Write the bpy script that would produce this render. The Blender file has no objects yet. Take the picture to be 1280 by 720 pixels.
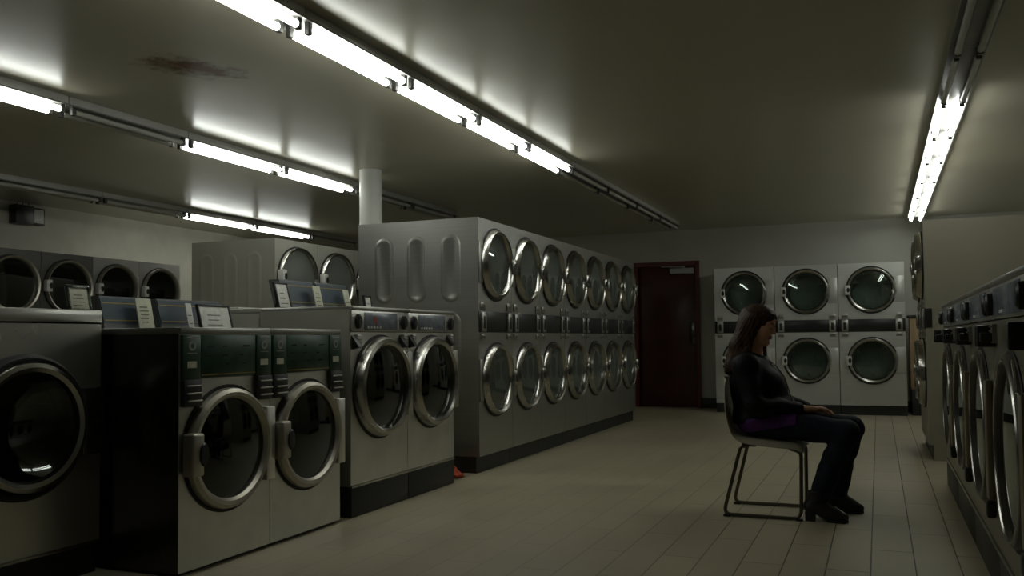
import bpy, bmesh, math, random
import numpy as np
from mathutils import Vector, Matrix
random.seed(7)
SC = bpy.context.scene
COL = SC.collection
PI = math.pi

# ------------------------------------------------------------------ materials
def new_mat(name):
    m = bpy.data.materials.new(name); m.use_nodes = True
    nt = m.node_tree; b = nt.nodes.get('Principled BSDF')
    return m, nt, b

def mat(name, col, rough=.5, metal=0., spec=.5, var=0., vscale=(3, 3, 3), rvar=0., bump=0., bscale=40, coat=0., emit=None):
    """Principled with optional noise on colour (wear) and roughness (brushing)."""
    m, nt, b = new_mat(name)
    b.inputs['Base Color'].default_value = (*col, 1)
    b.inputs['Roughness'].default_value = rough
    b.inputs['Metallic'].default_value = metal
    b.inputs['Specular IOR Level'].default_value = spec
    b.inputs['Coat Weight'].default_value = coat
    if var or rvar or bump:
        tc = nt.nodes.new('ShaderNodeTexCoord')
        mp = nt.nodes.new('ShaderNodeMapping'); mp.inputs['Scale'].default_value = vscale
        nt.links.new(tc.outputs['Object'], mp.inputs['Vector'])
        nz = nt.nodes.new('ShaderNodeTexNoise'); nz.inputs['Scale'].default_value = 1.; nz.inputs['Detail'].default_value = 5
        nt.links.new(mp.outputs['Vector'], nz.inputs['Vector'])
    if var:
        r = nt.nodes.new('ShaderNodeMapRange')
        r.inputs['From Min'].default_value = .3; r.inputs['From Max'].default_value = .7
        r.inputs['To Min'].default_value = 1 - var; r.inputs['To Max'].default_value = 1 + var
        nt.links.new(nz.outputs['Fac'], r.inputs['Value'])
        mx = nt.nodes.new('ShaderNodeMix'); mx.data_type = 'RGBA'; mx.blend_type = 'MULTIPLY'
        mx.inputs[0].default_value = 1.
        mx.inputs[6].default_value = (*col, 1)
        nt.links.new(r.outputs['Result'], mx.inputs[7])
        nt.links.new(mx.outputs[2], b.inputs['Base Color'])
    if rvar:
        r2 = nt.nodes.new('ShaderNodeMapRange')
        r2.inputs['From Min'].default_value = .3; r2.inputs['From Max'].default_value = .7
        r2.inputs['To Min'].default_value = max(.02, rough - rvar); r2.inputs['To Max'].default_value = rough + rvar
        nt.links.new(nz.outputs['Fac'], r2.inputs['Value'])
        nt.links.new(r2.outputs['Result'], b.inputs['Roughness'])
    if bump:
        n2 = nt.nodes.new('ShaderNodeTexNoise'); n2.inputs['Scale'].default_value = bscale; n2.inputs['Detail'].default_value = 3
        nt.links.new(tc.outputs['Object'], n2.inputs['Vector'])
        bp = nt.nodes.new('ShaderNodeBump'); bp.inputs['Strength'].default_value = bump; bp.inputs['Distance'].default_value = .01
        nt.links.new(n2.outputs['Fac'], bp.inputs['Height'])
        nt.links.new(bp.outputs['Normal'], b.inputs['Normal'])
    if emit:
        b.inputs['Emission Color'].default_value = (*emit[0], 1); b.inputs['Emission Strength'].default_value = emit[1]
    return m

def glass_mat(name, tint, rough=.03, haze=0.):
    m, nt, b = new_mat(name)
    nt.nodes.remove(b)
    out = nt.nodes['Material Output']
    tr = nt.nodes.new('ShaderNodeBsdfTransparent'); tr.inputs['Color'].default_value = (*tint, 1)
    gl = nt.nodes.new('ShaderNodeBsdfGlossy'); gl.inputs['Roughness'].default_value = rough; gl.inputs['Color'].default_value = (.9, .95, .92, 1)
    fr = nt.nodes.new('ShaderNodeFresnel'); fr.inputs['IOR'].default_value = 1.7
    mx = nt.nodes.new('ShaderNodeMixShader')
    nt.links.new(fr.outputs[0], mx.inputs[0]); nt.links.new(tr.outputs[0], mx.inputs[1]); nt.links.new(gl.outputs[0], mx.inputs[2])
    last = mx
    if haze:      # diffuse grey standing in for the room's reflection on the pane
        df = nt.nodes.new('ShaderNodeBsdfDiffuse'); df.inputs['Color'].default_value = (.42, .44, .40, 1)
        m2 = nt.nodes.new('ShaderNodeMixShader'); m2.inputs[0].default_value = haze
        nt.links.new(mx.outputs[0], m2.inputs[1]); nt.links.new(df.outputs[0], m2.inputs[2]); last = m2
    nt.links.new(last.outputs[0], out.inputs['Surface'])
    return m

TUBE = 21.0
M = dict(
    steel=mat('brushed_steel', (.40, .40, .365), .34, .85, var=.07, vscale=(1.5, 1.5, 180), rvar=.04),
    steel_bright=mat('bright_steel', (.56, .56, .52), .30, .85, var=.07, vscale=(1.5, 1.5, 180), rvar=.04),
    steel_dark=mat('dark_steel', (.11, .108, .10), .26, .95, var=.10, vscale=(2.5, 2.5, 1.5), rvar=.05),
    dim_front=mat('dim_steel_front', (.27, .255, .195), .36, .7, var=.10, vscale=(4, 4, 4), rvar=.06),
    steel_worn=mat('worn_steel_front', (.66, .655, .60), .37, .92, var=.12, vscale=(4, 4, 4), rvar=.08),
    enamel=mat('grey_enamel', (.40, .395, .335), .38, .25, var=.06, vscale=(2, 2, 2), rvar=.05),
    enamel_beige=mat('beige_enamel', (.27, .25, .185), .5, 0, var=.05, vscale=(2, 2, 2)),
    dryer_back=mat('pale_dryer_steel', (.56, .57, .53), .38, .5, var=.06, vscale=(1.2, 1.2, 160), rvar=.03),
    dryer=mat('satin_dryer_steel', (.44, .44, .405), .35, .93, var=.06, vscale=(1.2, 1.2, 160), rvar=.03),
    dryer_grey=mat('grey_dryer_steel', (.36, .355, .32), .40, .5, var=.08, vscale=(2, 2, 5), rvar=.05),
    dryer_dark=mat('dark_dryer_steel', (.13, .127, .115), .40, .6, var=.12, vscale=(2, 2, 5), rvar=.05),  # darker tone for the near pair by the left wall
    chrome=mat('chrome', (.42, .41, .375), .24, 1., var=.05, vscale=(8, 8, 8), rvar=.04),
    satin=mat('satin_ring', (.44, .415, .35), .40, .9, var=.08, vscale=(8, 8, 8), rvar=.05),
    shaded_ring=mat('shaded_chrome', (.13, .125, .115), .32, .9, var=.1, vscale=(8, 8, 8)),  # chrome with the dark room's reflection put into its colour
    tan_plate=mat('tan_plate', (.20, .165, .105), .4, .3, var=.1, vscale=(6, 6, 6)),
    drum=mat('drum_steel', (.36, .37, .36), .45, .6, var=.15, vscale=(9, 60, 9), rvar=.06),
    mirror_steel=mat('polished_steel', (.56, .555, .51), .30, .95, var=.06, vscale=(2, 2, 1.2), rvar=.05),
    drum_pale=mat('pale_drum', (.46, .48, .45), .5, .25, var=.12, vscale=(40, 40, 40)),
    black=mat('black_plastic', (.012, .012, .011), .38, 0, var=.2, vscale=(6, 6, 6)),
    rubber=mat('black_gasket', (.010, .010, .010), .6, 0),
    band=mat('dark_band', (.016, .018, .017), .30, 0, var=.15, vscale=(4, 4, 4)),
    plinth=mat('dark_plinth', (.016, .017, .015), .45, 0, var=.2, vscale=(4, 4, 4)),
    green=mat('green_panel', (.018, .056, .034), .30, 0, var=.35, vscale=(14, 14, 14)),
    blue=mat('blue_console', (.035, .055, .075), .35, 0, var=.15, vscale=(7, 7, 7)),
    console_grey=mat('slate_console', (.10, .11, .11), .4, 0, var=.1, vscale=(5, 5, 5)),
    gold=mat('gold_stripe', (.30, .22, .05), .4, .2),
    window=mat('blue_display', (.16, .185, .22), .2, 0, var=.35, vscale=(16, 16, 16)),
    white=mat('white_paint', (.60, .60, .55), .45, 0, var=.05, vscale=(4, 4, 4)),
    paper=mat('white_paper', (.62, .62, .57), .7, 0, var=.12, vscale=(30, 30, 30)),
    paper_y=mat('yellowed_paper', (.52, .52, .40), .7, 0, var=.15, vscale=(25, 25, 25)),
    ink=mat('grey_ink', (.16, .15, .12), .7, 0),
    red_ink=mat('red_print', (.30, .06, .04), .6, 0),
    wood=mat('pale_wood', (.33, .23, .12), .5, 0, var=.2, vscale=(20, 20, 2)),
    door=mat('dark_red_door', (.050, .009, .006), .36, 0, var=.25, vscale=(3, 3, 3), rvar=.08),
    door_frame=mat('red_door_frame', (.095, .022, .015), .45, 0, var=.2, vscale=(5, 5, 5)),
    bronze=mat('closer_metal', (.40, .41, .40), .4, .6),
    orange=mat('orange_cloth', (.55, .07, .02), .7, 0, var=.3, vscale=(30, 30, 30)),
    reflector=mat('darkened_reflector', (.20, .20, .185), .4, 0, var=.06, vscale=(5, 5, 5)),  # white sheet coloured darker so the lit tubes stand out from it
    fixture=mat('white_fixture', (.50, .50, .46), .35, 0, var=.06, vscale=(5, 5, 5)),
    tube_off=mat('unlit_tube', (.55, .55, .50), .25, 0),
    tube_cap=mat('tube_cap', (.10, .10, .09), .4, .3),
    tube_on=mat('lit_tube', (.8, .8, .75), .3, 0, emit=((.96, 1., .94), TUBE)),
    glass=glass_mat('door_glass', (.74, .80, .77)),
    glass_row=glass_mat('grey_sheen_glass', (.74, .80, .77), haze=.13),  # reflected room light put in as a grey haze
    glass_box=glass_mat('pale_sheen_glass', (.74, .78, .74), haze=.42),  # same painted reflection, stronger
    glass_dark=glass_mat('dark_door_glass', (.42, .43, .41)),
    acrylic=glass_mat('clear_acrylic', (.85, .88, .88)),
    chair=mat('beige_plastic_shell', (.36, .325, .235), .42, 0, var=.06, vscale=(6, 6, 6)),
    tube_leg=mat('chair_frame_metal', (.13, .115, .085), .3, .9),
    skin=mat('skin', (.64, .35, .225), .5, 0, spec=.4, var=.08, vscale=(25, 25, 25)),
    jacket=mat('black_jacket', (.0045, .005, .0065), .6, 0, spec=.16, var=.2, vscale=(12, 12, 12), bump=.25, bscale=60),
    jeans=mat('dark_jeans', (.0075, .010, .019), .75, 0, spec=.25, var=.25, vscale=(30, 30, 30), bump=.15, bscale=200),
    shirt=mat('purple_shirt', (.075, .018, .13), .7, 0, spec=.3, var=.15, vscale=(20, 20, 20)),
    boot=mat('black_boot', (.010, .009, .009), .42, 0, var=.2, vscale=(15, 15, 15)),
    lash=mat('dark_lash', (.012, .009, .008), .6, 0),
    lip=mat('lips', (.26, .085, .07), .4, 0),
)

def hair_mat():
    m, nt, b = new_mat('brown_hair')
    tc = nt.nodes.new('ShaderNodeTexCoord')
    mp = nt.nodes.new('ShaderNodeMapping'); mp.inputs['Scale'].default_value = (60, 90, 6)
    mp.inputs['Rotation'].default_value = (0, .25, 0)
    nz = nt.nodes.new('ShaderNodeTexNoise'); nz.inputs['Scale'].default_value = 1.3; nz.inputs['Detail'].default_value = 4
    rp = nt.nodes.new('ShaderNodeValToRGB')
    rp.color_ramp.elements[0].position = .35; rp.color_ramp.elements[0].color = (.014, .008, .005, 1)
    rp.color_ramp.elements[1].position = .72; rp.color_ramp.elements[1].color = (.085, .042, .020, 1)
    nt.links.new(tc.outputs['Object'], mp.inputs['Vector']); nt.links.new(mp.outputs[0], nz.inputs['Vector'])
    nt.links.new(nz.outputs['Fac'], rp.inputs['Fac']); nt.links.new(rp.outputs['Color'], b.inputs['Base Color'])
    bp = nt.nodes.new('ShaderNodeBump'); bp.inputs['Strength'].default_value = .5; bp.inputs['Distance'].default_value = .006
    nt.links.new(nz.outputs['Fac'], bp.inputs['Height']); nt.links.new(bp.outputs['Normal'], b.inputs['Normal'])
    b.inputs['Roughness'].default_value = .5; b.inputs['Specular IOR Level'].default_value = .2
    return m
M['hair'] = hair_mat()

def floor_mat():
    m, nt, b = new_mat('beige_floor_tiles')
    tc = nt.nodes.new('ShaderNodeTexCoord')
    mp = nt.nodes.new('ShaderNodeMapping')
    mp.inputs['Rotation'].default_value = (0, 0, PI / 2)
    mp.inputs['Location'].default_value = (-.31, .057 + .1845 * 20, 0)
    br = nt.nodes.new('ShaderNodeTexBrick')
    br.offset = 0.5; br.offset_frequency = 2
    br.inputs['Scale'].default_value = 1
    br.inputs['Brick Width'].default_value = .90; br.inputs['Row Height'].default_value = .1845
    br.inputs['Mortar Size'].default_value = .0034; br.inputs['Mortar Smooth'].default_value = .3
    br.inputs['Color1'].default_value = (.40, .355, .245, 1); br.inputs['Color2'].default_value = (.37, .33, .225, 1)
    sx = nt.nodes.new('ShaderNodeSeparateXYZ'); nt.links.new(tc.outputs['Object'], sx.inputs[0])
    md = nt.nodes.new('ShaderNodeMapRange'); md.inputs['From Min'].default_value = -1.7; md.inputs['From Max'].default_value = -.1
    nt.links.new(sx.outputs['X'], md.inputs['Value'])
    mm = nt.nodes.new('ShaderNodeMix'); mm.data_type = 'RGBA'      # grout is dirtier along the walked right side
    mm.inputs[6].default_value = (.30, .265, .18, 1); mm.inputs[7].default_value = (.03, .026, .018, 1)
    nt.links.new(md.outputs[0], mm.inputs[0]); nt.links.new(mm.outputs[2], br.inputs['Mortar'])
    nz = nt.nodes.new('ShaderNodeTexNoise'); nz.inputs['Scale'].default_value = 1.4; nz.inputs['Detail'].default_value = 6
    rg = nt.nodes.new('ShaderNodeMapRange'); rg.inputs['From Min'].default_value = .3; rg.inputs['From Max'].default_value = .7
    rg.inputs['To Min'].default_value = .86; rg.inputs['To Max'].default_value = 1.1
    mx = nt.nodes.new('ShaderNodeMix'); mx.data_type = 'RGBA'; mx.blend_type = 'MULTIPLY'; mx.inputs[0].default_value = 1
    L = nt.links.new
    L(tc.outputs['Object'], mp.inputs['Vector']); L(mp.outputs[0], br.inputs['Vector']); L(tc.outputs['Object'], nz.inputs['Vector'])
    L(nz.outputs['Fac'], rg.inputs['Value']); L(br.outputs['Color'], mx.inputs[6]); L(rg.outputs[0], mx.inputs[7])
    L(mx.outputs[2], b.inputs['Base Color'])
    rr = nt.nodes.new('ShaderNodeMapRange'); rr.inputs['To Min'].default_value = .33; rr.inputs['To Max'].default_value = .55
    L(nz.outputs['Fac'], rr.inputs['Value']); L(rr.outputs[0], b.inputs['Roughness'])
    iv = nt.nodes.new('ShaderNodeMath'); iv.operation = 'SUBTRACT'; iv.inputs[0].default_value = 1
    L(br.outputs['Fac'], iv.inputs[1])
    bp = nt.nodes.new('ShaderNodeBump'); bp.inputs['Strength'].default_value = .4; bp.inputs['Distance'].default_value = .004
    L(iv.outputs[0], bp.inputs['Height']); L(bp.outputs['Normal'], b.inputs['Normal'])
    return m

def ceiling_mat():
    m, nt, b = new_mat('glossy_painted_ceiling')
    L = nt.links.new
    tc = nt.nodes.new('ShaderNodeTexCoord')
    # rust stain: an irregular blotch of its own shape
    mp = nt.nodes.new('ShaderNodeMapping'); mp.vector_type = 'TEXTURE'
    mp.inputs['Location'].default_value = (-3.70, 4.02, 2.656)
    mp.inputs['Rotation'].default_value = (0, 0, math.radians(58))
    mp.inputs['Scale'].default_value = (.34, .20, 1)
    ln = nt.nodes.new('ShaderNodeVectorMath'); ln.operation = 'LENGTH'
    nz = nt.nodes.new('ShaderNodeTexNoise'); nz.inputs['Scale'].default_value = 9; nz.inputs['Detail'].default_value = 8; nz.inputs['Roughness'].default_value = .7
    sub = nt.nodes.new('ShaderNodeMath'); sub.operation = 'MULTIPLY_ADD'; sub.inputs[1].default_value = 2.2
    rg = nt.nodes.new('ShaderNodeMapRange'); rg.inputs['From Min'].default_value = 2.12; rg.inputs['From Max'].default_value = 1.42
    rg.inputs['To Min'].default_value = 0; rg.inputs['To Max'].default_value = 1
    mx = nt.nodes.new('ShaderNodeMix'); mx.data_type = 'RGBA'
    mx.inputs[6].default_value = (.48, .45, .345, 1); mx.inputs[7].default_value = (.125, .052, .014, 1)
    L(tc.outputs['Object'], mp.inputs['Vector']); L(mp.outputs[0], ln.inputs[0]); L(tc.outputs['Object'], nz.inputs['Vector'])
    L(nz.outputs['Fac'], sub.inputs[0]); L(ln.outputs['Value'], sub.inputs[2]); L(sub.outputs[0], rg.inputs['Value'])
    sp = nt.nodes.new('ShaderNodeMapRange'); sp.inputs['To Min'].default_value = .7; sp.inputs['To Max'].default_value = .15   # the rusted paint has lost its gloss
    L(rg.outputs[0], sp.inputs['Value']); L(sp.outputs[0], b.inputs['Specular IOR Level'])
    L(rg.outputs[0], mx.inputs[0]); L(mx.outputs[2], b.inputs['Base Color'])
    b.inputs['Roughness'].default_value = .30
    b.inputs['Specular IOR Level'].default_value = .7
    n2 = nt.nodes.new('ShaderNodeTexNoise'); n2.inputs['Scale'].default_value = 1.7; n2.inputs['Detail'].default_value = 2
    L(tc.outputs['Object'], n2.inputs['Vector'])
    bp = nt.nodes.new('ShaderNodeBump'); bp.inputs['Strength'].default_value = .12; bp.inputs['Distance'].default_value = .05
    L(n2.outputs['Fac'], bp.inputs['Height']); L(bp.outputs['Normal'], b.inputs['Normal'])
    return m

M['floor'] = floor_mat(); M['ceiling'] = ceiling_mat()
M['wall'] = mat('painted_wall', (.40, .395, .345), .6, 0, var=.06, vscale=(2, 2, 2), bump=.05, bscale=30)
M['wall_rough'] = mat('plaster_wall', (.47, .455, .375), .7, 0, var=.12, vscale=(2.5, 2.5, 2.5), bump=.2, bscale=18)

# ------------------------------------------------------------------ mesh helpers
def finish(bm, angle=35):
    bmesh.ops.remove_doubles(bm, verts=bm.verts[:], dist=1e-6)
    bmesh.ops.recalc_face_normals(bm, faces=bm.faces[:])
    lim = math.radians(angle)
    for f in bm.faces: f.smooth = True
    for e in bm.edges:
        e.smooth = len(e.link_faces) == 2 and e.calc_face_angle(0) < lim

def obj(name, bm, mats, parent=None, raw=False):
    if not raw: finish(bm)
    me = bpy.data.meshes.new(name); bm.to_mesh(me); bm.free()
    for m in (mats if isinstance(mats, (list, tuple)) else [mats]): me.materials.append(m)
    o = bpy.data.objects.new(name, me); COL.objects.link(o)
    if parent is not None: o.parent = parent
    return o

def empty(name, loc=(0, 0, 0), rz=0.):
    o = bpy.data.objects.new(name, None); COL.objects.link(o)
    o.empty_display_size = .1
    o.location = loc; o.rotation_euler = (0, 0, rz)
    return o

def tag(o, label=None, cat=None, group=None, kind=None):
    if label: o['label'] = label
    if cat: o['category'] = cat
    if group: o['group'] = group
    if kind: o['kind'] = kind
    return o

def copy_tree(o, parent=None):
    c = o.copy(); COL.objects.link(c)
    if parent is not None: c.parent = parent
    for ch in list(o.children): copy_tree(ch, c)
    return c

def NB(): return bmesh.new()

def box(bm, x0, x1, y0, y1, z0, z1, mi=0, bev=0., seg=2):
    b = bmesh.new()
    bmesh.ops.create_cube(b, size=1)
    bmesh.ops.scale(b, vec=(x1 - x0, y1 - y0, z1 - z0), verts=b.verts)
    bmesh.ops.translate(b, vec=((x0 + x1) / 2, (y0 + y1) / 2, (z0 + z1) / 2), verts=b.verts)
    if bev: bmesh.ops.bevel(b, geom=b.edges[:], offset=bev, segments=seg, affect='EDGES', profile=.5)
    merge(bm, b, mi)

def merge(bm, b, mi=0, mtx=None):
    if mtx is not None: bmesh.ops.transform(b, matrix=mtx, verts=b.verts)
    mp = {v: bm.verts.new(v.co) for v in b.verts}
    for f in b.faces:
        try:
            nf = bm.faces.new([mp[v] for v in f.verts]); nf.material_index = mi
        except ValueError: pass
    b.free()

def lathe(bm, prof, cx=0, cz=0, seg=56, mi=0, closed=True, sx=1., sz=1.):
    """revolve profile [(r, y)] about the local y axis through (cx, cz)."""
    rings = []
    for r, y in prof:
        if r < 1e-6: rings.append([bm.verts.new((cx, y, cz))])
        else: rings.append([bm.verts.new((cx + sx * r * math.cos(a), y, cz + sz * r * math.sin(a))) for a in [2 * PI * i / seg for i in range(seg)]])
    n = len(rings)
    for k in range(n if closed else n - 1):
        A, B = rings[k], rings[(k + 1) % n]
        for i in range(seg):
            j = (i + 1) % seg
            if len(A) == 1 and len(B) == 1: continue
            if len(A) == 1: vs = (A[0], B[i], B[j])
            elif len(B) == 1: vs = (A[i], B[0], A[j])
            else: vs = (A[i], B[i], B[j], A[j])
            try: bm.faces.new(vs).material_index = mi
            except ValueError: pass

def tube(bm, pts, r, seg=10, mi=0, cap=True, closed=False):
    pts = [Vector(p) for p in pts]; n = len(pts)
    rr = r if isinstance(r, (list, tuple)) else [r] * n
    rings = []; up = None
    for i, p in enumerate(pts):
        if closed: t = (pts[(i + 1) % n] - pts[i - 1]).normalized()
        else: t = (pts[min(i + 1, n - 1)] - pts[max(i - 1, 0)]).normalized()
        if up is None:
            up = Vector((0, 0, 1)) if abs(t.z) < .9 else Vector((0, 1, 0))
        a = t.cross(up).normalized(); up = a.cross(t).normalized()
        rings.append([bm.verts.new(p + rr[i] * (a * math.cos(q) + up * math.sin(q))) for q in [2 * PI * k / seg for k in range(seg)]])
    for i in range(n if closed else n - 1):
        A, B = rings[i], rings[(i + 1) % n]
        for k in range(seg):
            bm.faces.new((A[k], A[(k + 1) % seg], B[(k + 1) % seg], B[k])).material_index = mi
    if cap and not closed:
        bm.faces.new(rings[0][::-1]).material_index = mi; bm.faces.new(rings[-1]).material_index = mi

def fillet(pts, rad, n=6):
    """round the corners of a polyline"""
    P = [Vector(p) for p in pts]; out = [P[0]]
    for i in range(1, len(P) - 1):
        a = (P[i - 1] - P[i]); b = (P[i + 1] - P[i])
        d = min(rad, a.length * .45, b.length * .45)
        p0 = P[i] + a.normalized() * d; p1 = P[i] + b.normalized() * d
        for k in range(n + 1):
            t = k / n
            out.append(p0 * (1 - t) ** 2 + P[i] * 2 * t * (1 - t) + p1 * t * t)
    out.append(P[-1]); return out

def panel_hole(bm, x0, x1, z0, z1, cx, cz, r, y=0., mi=0, seg=56):
    """flat front sheet with a round opening"""
    ang = sorted(set([2 * PI * i / seg for i in range(seg)] + [math.atan2(z - cz, x - cx) % (2 * PI) for x in (x0, x1) for z in (z0, z1)]))
    inn, out = [], []
    for a in ang:
        c, s = math.cos(a), math.sin(a)
        t = min([(x1 - cx) / c if c > 1e-9 else 1e9, (x0 - cx) / c if c < -1e-9 else 1e9, (z1 - cz) / s if s > 1e-9 else 1e9, (z0 - cz) / s if s < -1e-9 else 1e9])
        inn.append(bm.verts.new((cx + r * c, y, cz + r * s))); out.append(bm.verts.new((cx + t * c, y, cz + t * s)))
    n = len(ang)
    for i in range(n):
        j = (i + 1) % n
        bm.faces.new((inn[i], inn[j], out[j], out[i])).material_index = mi

def quad(bm, vs, mi=0):
    bm.faces.new([bm.verts.new(v) for v in vs]).material_index = mi

def shell_sides(bm, w, d, h, z0=0., mi=0):
    """cabinet without its front: sides, back, top, bottom (local: x width, y depth, front y=0)"""
    a = w / 2
    quad(bm, [(-a, 0, z0), (-a, d, z0), (-a, d, h), (-a, 0, h)], mi); quad(bm, [(a, 0, z0), (a, 0, h), (a, d, h), (a, d, z0)], mi)
    quad(bm, [(-a, d, z0), (a, d, z0), (a, d, h), (-a, d, h)], mi); quad(bm, [(-a, 0, h), (-a, d, h), (a, d, h), (a, 0, h)], mi)
    quad(bm, [(-a, 0, z0), (a, 0, z0), (a, d, z0), (-a, d, z0)], mi)

def drum(parent, cx, cz, r, depth, m, name='drum'):
    bm = NB()
    lathe(bm, [(r, 0.), (r, .05), (r * .93, .07), (r * .93, depth), (r * .5, depth + .03), (0, depth + .03)], cx, cz, closed=False)
    for k in range(3):       # lifter ribs
        a = 2 * PI * k / 3 + .5
        ca, sa = math.cos(a), math.sin(a)
        R = r * .93
        p = [(cx + ca * R - sa * .03, .09, cz + sa * R + ca * .03), (cx + ca * (R - .05), .09, cz + sa * (R - .05)), (cx + ca * R + sa * .03, .09, cz + sa * R - ca * .03)]
        q = [(x, depth, z) for x, y, z in p]
        quad(bm, [p[0], p[1], q[1], q[0]]); quad(bm, [p[1], p[2], q[2], q[1]]); quad(bm, [p[0], p[1], p[2]])
    return obj(name, bm, m, parent)

def glass_lens(parent, cx, cz, r, y, bulge, m, name='glass'):
    bm = NB()
    pr = [(r * t, y - bulge * (1 - t * t)) for t in (1, .85, .6, .35, 0)]
    back = [(r * t, y + .006 - bulge * (1 - t * t)) for t in (0, .35, .6, .85, 1)]
    lathe(bm, pr + back, cx, cz, closed=True)
    return obj(name, bm, m, parent)

# ------------------------------------------------------------------ room shell
XL, XR, Y0, YB, ZC = -9.0, 2.4, -2.5, 13.16, 2.656
def slab(name, b, m):
    bm = NB(); box(bm, *b); o = obj(name, bm, m); tag(o, kind='structure'); return o
slab('floor', (XL - .2, XR + .2, Y0 - .2, YB + .2, -.2, 0), M['floor'])
slab('ceiling', (XL - .2, XR + .2, Y0 - .2, YB + .2, ZC, ZC + .2), M['ceiling'])
slab('wall_left', (XL - .2, XL, Y0 - .2, YB + .2, 0, ZC), M['wall_rough'])
slab('wall_right', (XR, XR + .2, Y0 - .2, YB + .2, 0, ZC), M['wall'])
slab('wall_front', (XL, XR, Y0 - .2, Y0, 0, ZC), M['wall'])
bm = NB()          # back wall with the doorway opening
box(bm, XL, -3.44, YB, YB + .2, 0, ZC); box(bm, -2.44, XR, YB, YB + .2, 0, ZC); box(bm, -3.44, -2.44, YB, YB + .2, 2.19, ZC)
tag(obj('wall_back', bm, M['wall']), kind='structure')
bm = NB(); box(bm, -2.44, XR, YB - .014, YB, 0, .15, bev=.004); box(bm, XL, -3.46, YB - .014, YB, 0, .15, bev=.004)
tag(obj('baseboard_back', bm, M['plinth']), kind='structure')
bm = NB(); lathe(bm, [(.1, 0), (.105, 0), (.105, ZC), (.0, ZC), (0, 0)], seg=40)
bmesh.ops.rotate(bm, cent=(0, 0, 0), matrix=Matrix.Rotation(PI / 2, 3, 'X'), verts=bm.verts)
pl = obj('pillar', bm, M['white']); pl.location = (-4.42, 7.16, 0); tag(pl, kind='structure')

# door
dr = empty('door_1', (-2.94, YB, 0)); tag(dr, kind='structure')
bm = NB()
box(bm, -.50, -.44, -.03, .12, 0, 2.19, bev=.006); box(bm, .44, .50, -.03, .12, 0, 2.19, bev=.006); box(bm, -.44, .44, -.03, .12, 2.12, 2.19, bev=.006)
obj('door_frame', bm, M['door_frame'], dr)
bm = NB(); box(bm, -.438, .438, .02, .07, .01, 2.118, bev=.004); obj('door_leaf', bm, M['door'], dr)
bm = NB(); box(bm, .06, .42, -.045, .02, 2.00, 2.085, bev=.008); box(bm, .25, .29, -.06, -.04, 2.085, 2.115); tube(bm, [(.27, -.06, 2.10), (-.05, -.10, 2.108), (-.02, -.02, 2.112)], .01)
obj('door_closer', bm, M['bronze'], dr)
bm = NB(); box(bm, .32, .41, .012, .02, .95, 1.28, bev=.003); obj('push_plate', bm, M['steel_dark'], dr)

# ------------------------------------------------------------------ strip lights
def light_proto(L, lit):
    t = empty('fluorescent_strip_light')
    bm = NB()      # channel and angled reflector, local y along the length, z=0 at the ceiling
    h = L / 2 - .004
    box(bm, -.07, .07, -h, h, -.055, 0, bev=.004)
    for s in (-1, 1):
        quad(bm, [(s * .05, -h, -.056), (s * .095, -h, -.068), (s * .095, h, -.068), (s * .05, h, -.056)])
        quad(bm, [(s * .095, -h, -.068), (s * .095, -h, -.058), (s * .095, h, -.058), (s * .095, h, -.068)])
        quad(bm, [(s * .05, -h, -.046), (s * .095, -h, -.058), (s * .095, h, -.058), (s * .05, h, -.046)])
    quad(bm, [(-.069, -h, -.0555), (.069, -h, -.0555), (.069, h, -.0555), (-.069, h, -.0555)], 1)
    for fc in bm.faces:
        if fc.calc_center_median().z < -.0552: fc.material_index = 1
    obj('channel', bm, [M['fixture'], M['reflector']], t)
    for s in (-1, 1):
        bm = NB(); tube(bm, [(s * .055, -h + .055, -.095), (s * .055, h - .055, -.095)], .0185, seg=14)
        o = obj('tube', bm, M['tube_on'] if lit else M['tube_off'], t)
        if lit: o['label'] = 'glowing tube'
        for e in (-1, 1):
            bm = NB(); y = e * (h - .040)
            box(bm, s * .055 - .014, s * .055 + .014, y - .016, y + .016, -.118, -.055, bev=.003)
            obj('socket', bm, M['tube_cap'], t)
    return t

def strip(x, spans, where):
    n = len(spans)
    words = ['first', 'second', 'third', 'fourth', 'fifth', 'sixth', 'seventh', 'eighth', 'ninth', 'tenth', 'eleventh']
    for i, (a, b, lit) in enumerate(spans):
        t = light_proto(b - a, lit)
        t.location = (x, (a + b) / 2, ZC)
        tag(t, '%s strip light, %s from the near end of the %s' % ('glowing' if lit else 'unlit', words[i], where), 'ceiling light', 'strip lights in the ' + where)

strip(-2.60, [(2.50, 3.51, 1), (3.51, 4.54, 1), (4.54, 5.51, 1), (5.51, 6.47, 1), (6.47, 7.53, 1), (7.53, 8.7, 0), (8.7, 9.87, 0), (9.87, 11.04, 0), (11.04, 12.2, 0)], 'long central ceiling row')
strip(-4.92, [(3.05, 4.15, 1), (4.15, 5.23, 0), (5.23, 6.42, 1), (6.42, 7.57, 1), (7.57, 8.75, 0), (8.75, 9.9, 0)], 'row over the washer tops')
strip(-7.68, [(5.7, 6.95, 0), (6.95, 8.2, 0), (8.2, 9.45, 1), (9.45, 10.7, 1), (10.7, 11.9, 0)], 'row beside the left wall')
strip(.49, [(4.25, 5.32, 0), (5.32, 6.39, 0), (6.39, 7.45, 1), (7.45, 8.51, 1), (8.51, 9.57, 1), (9.57, 10.63, 1), (10.63, 11.69, 1), (11.69, 12.74, 1)], 'right-hand ceiling row')

# ------------------------------------------------------------------ stacked dryers
def ring_profile(ri, ro, d=.055):
    return [(ri, .0), (ri, -d * .5), (ri + .012, -d * .86), (ri + .03, -d), (ro - .016, -d * .82), (ro - .003, -d * .45), (ro, 0)]

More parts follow.
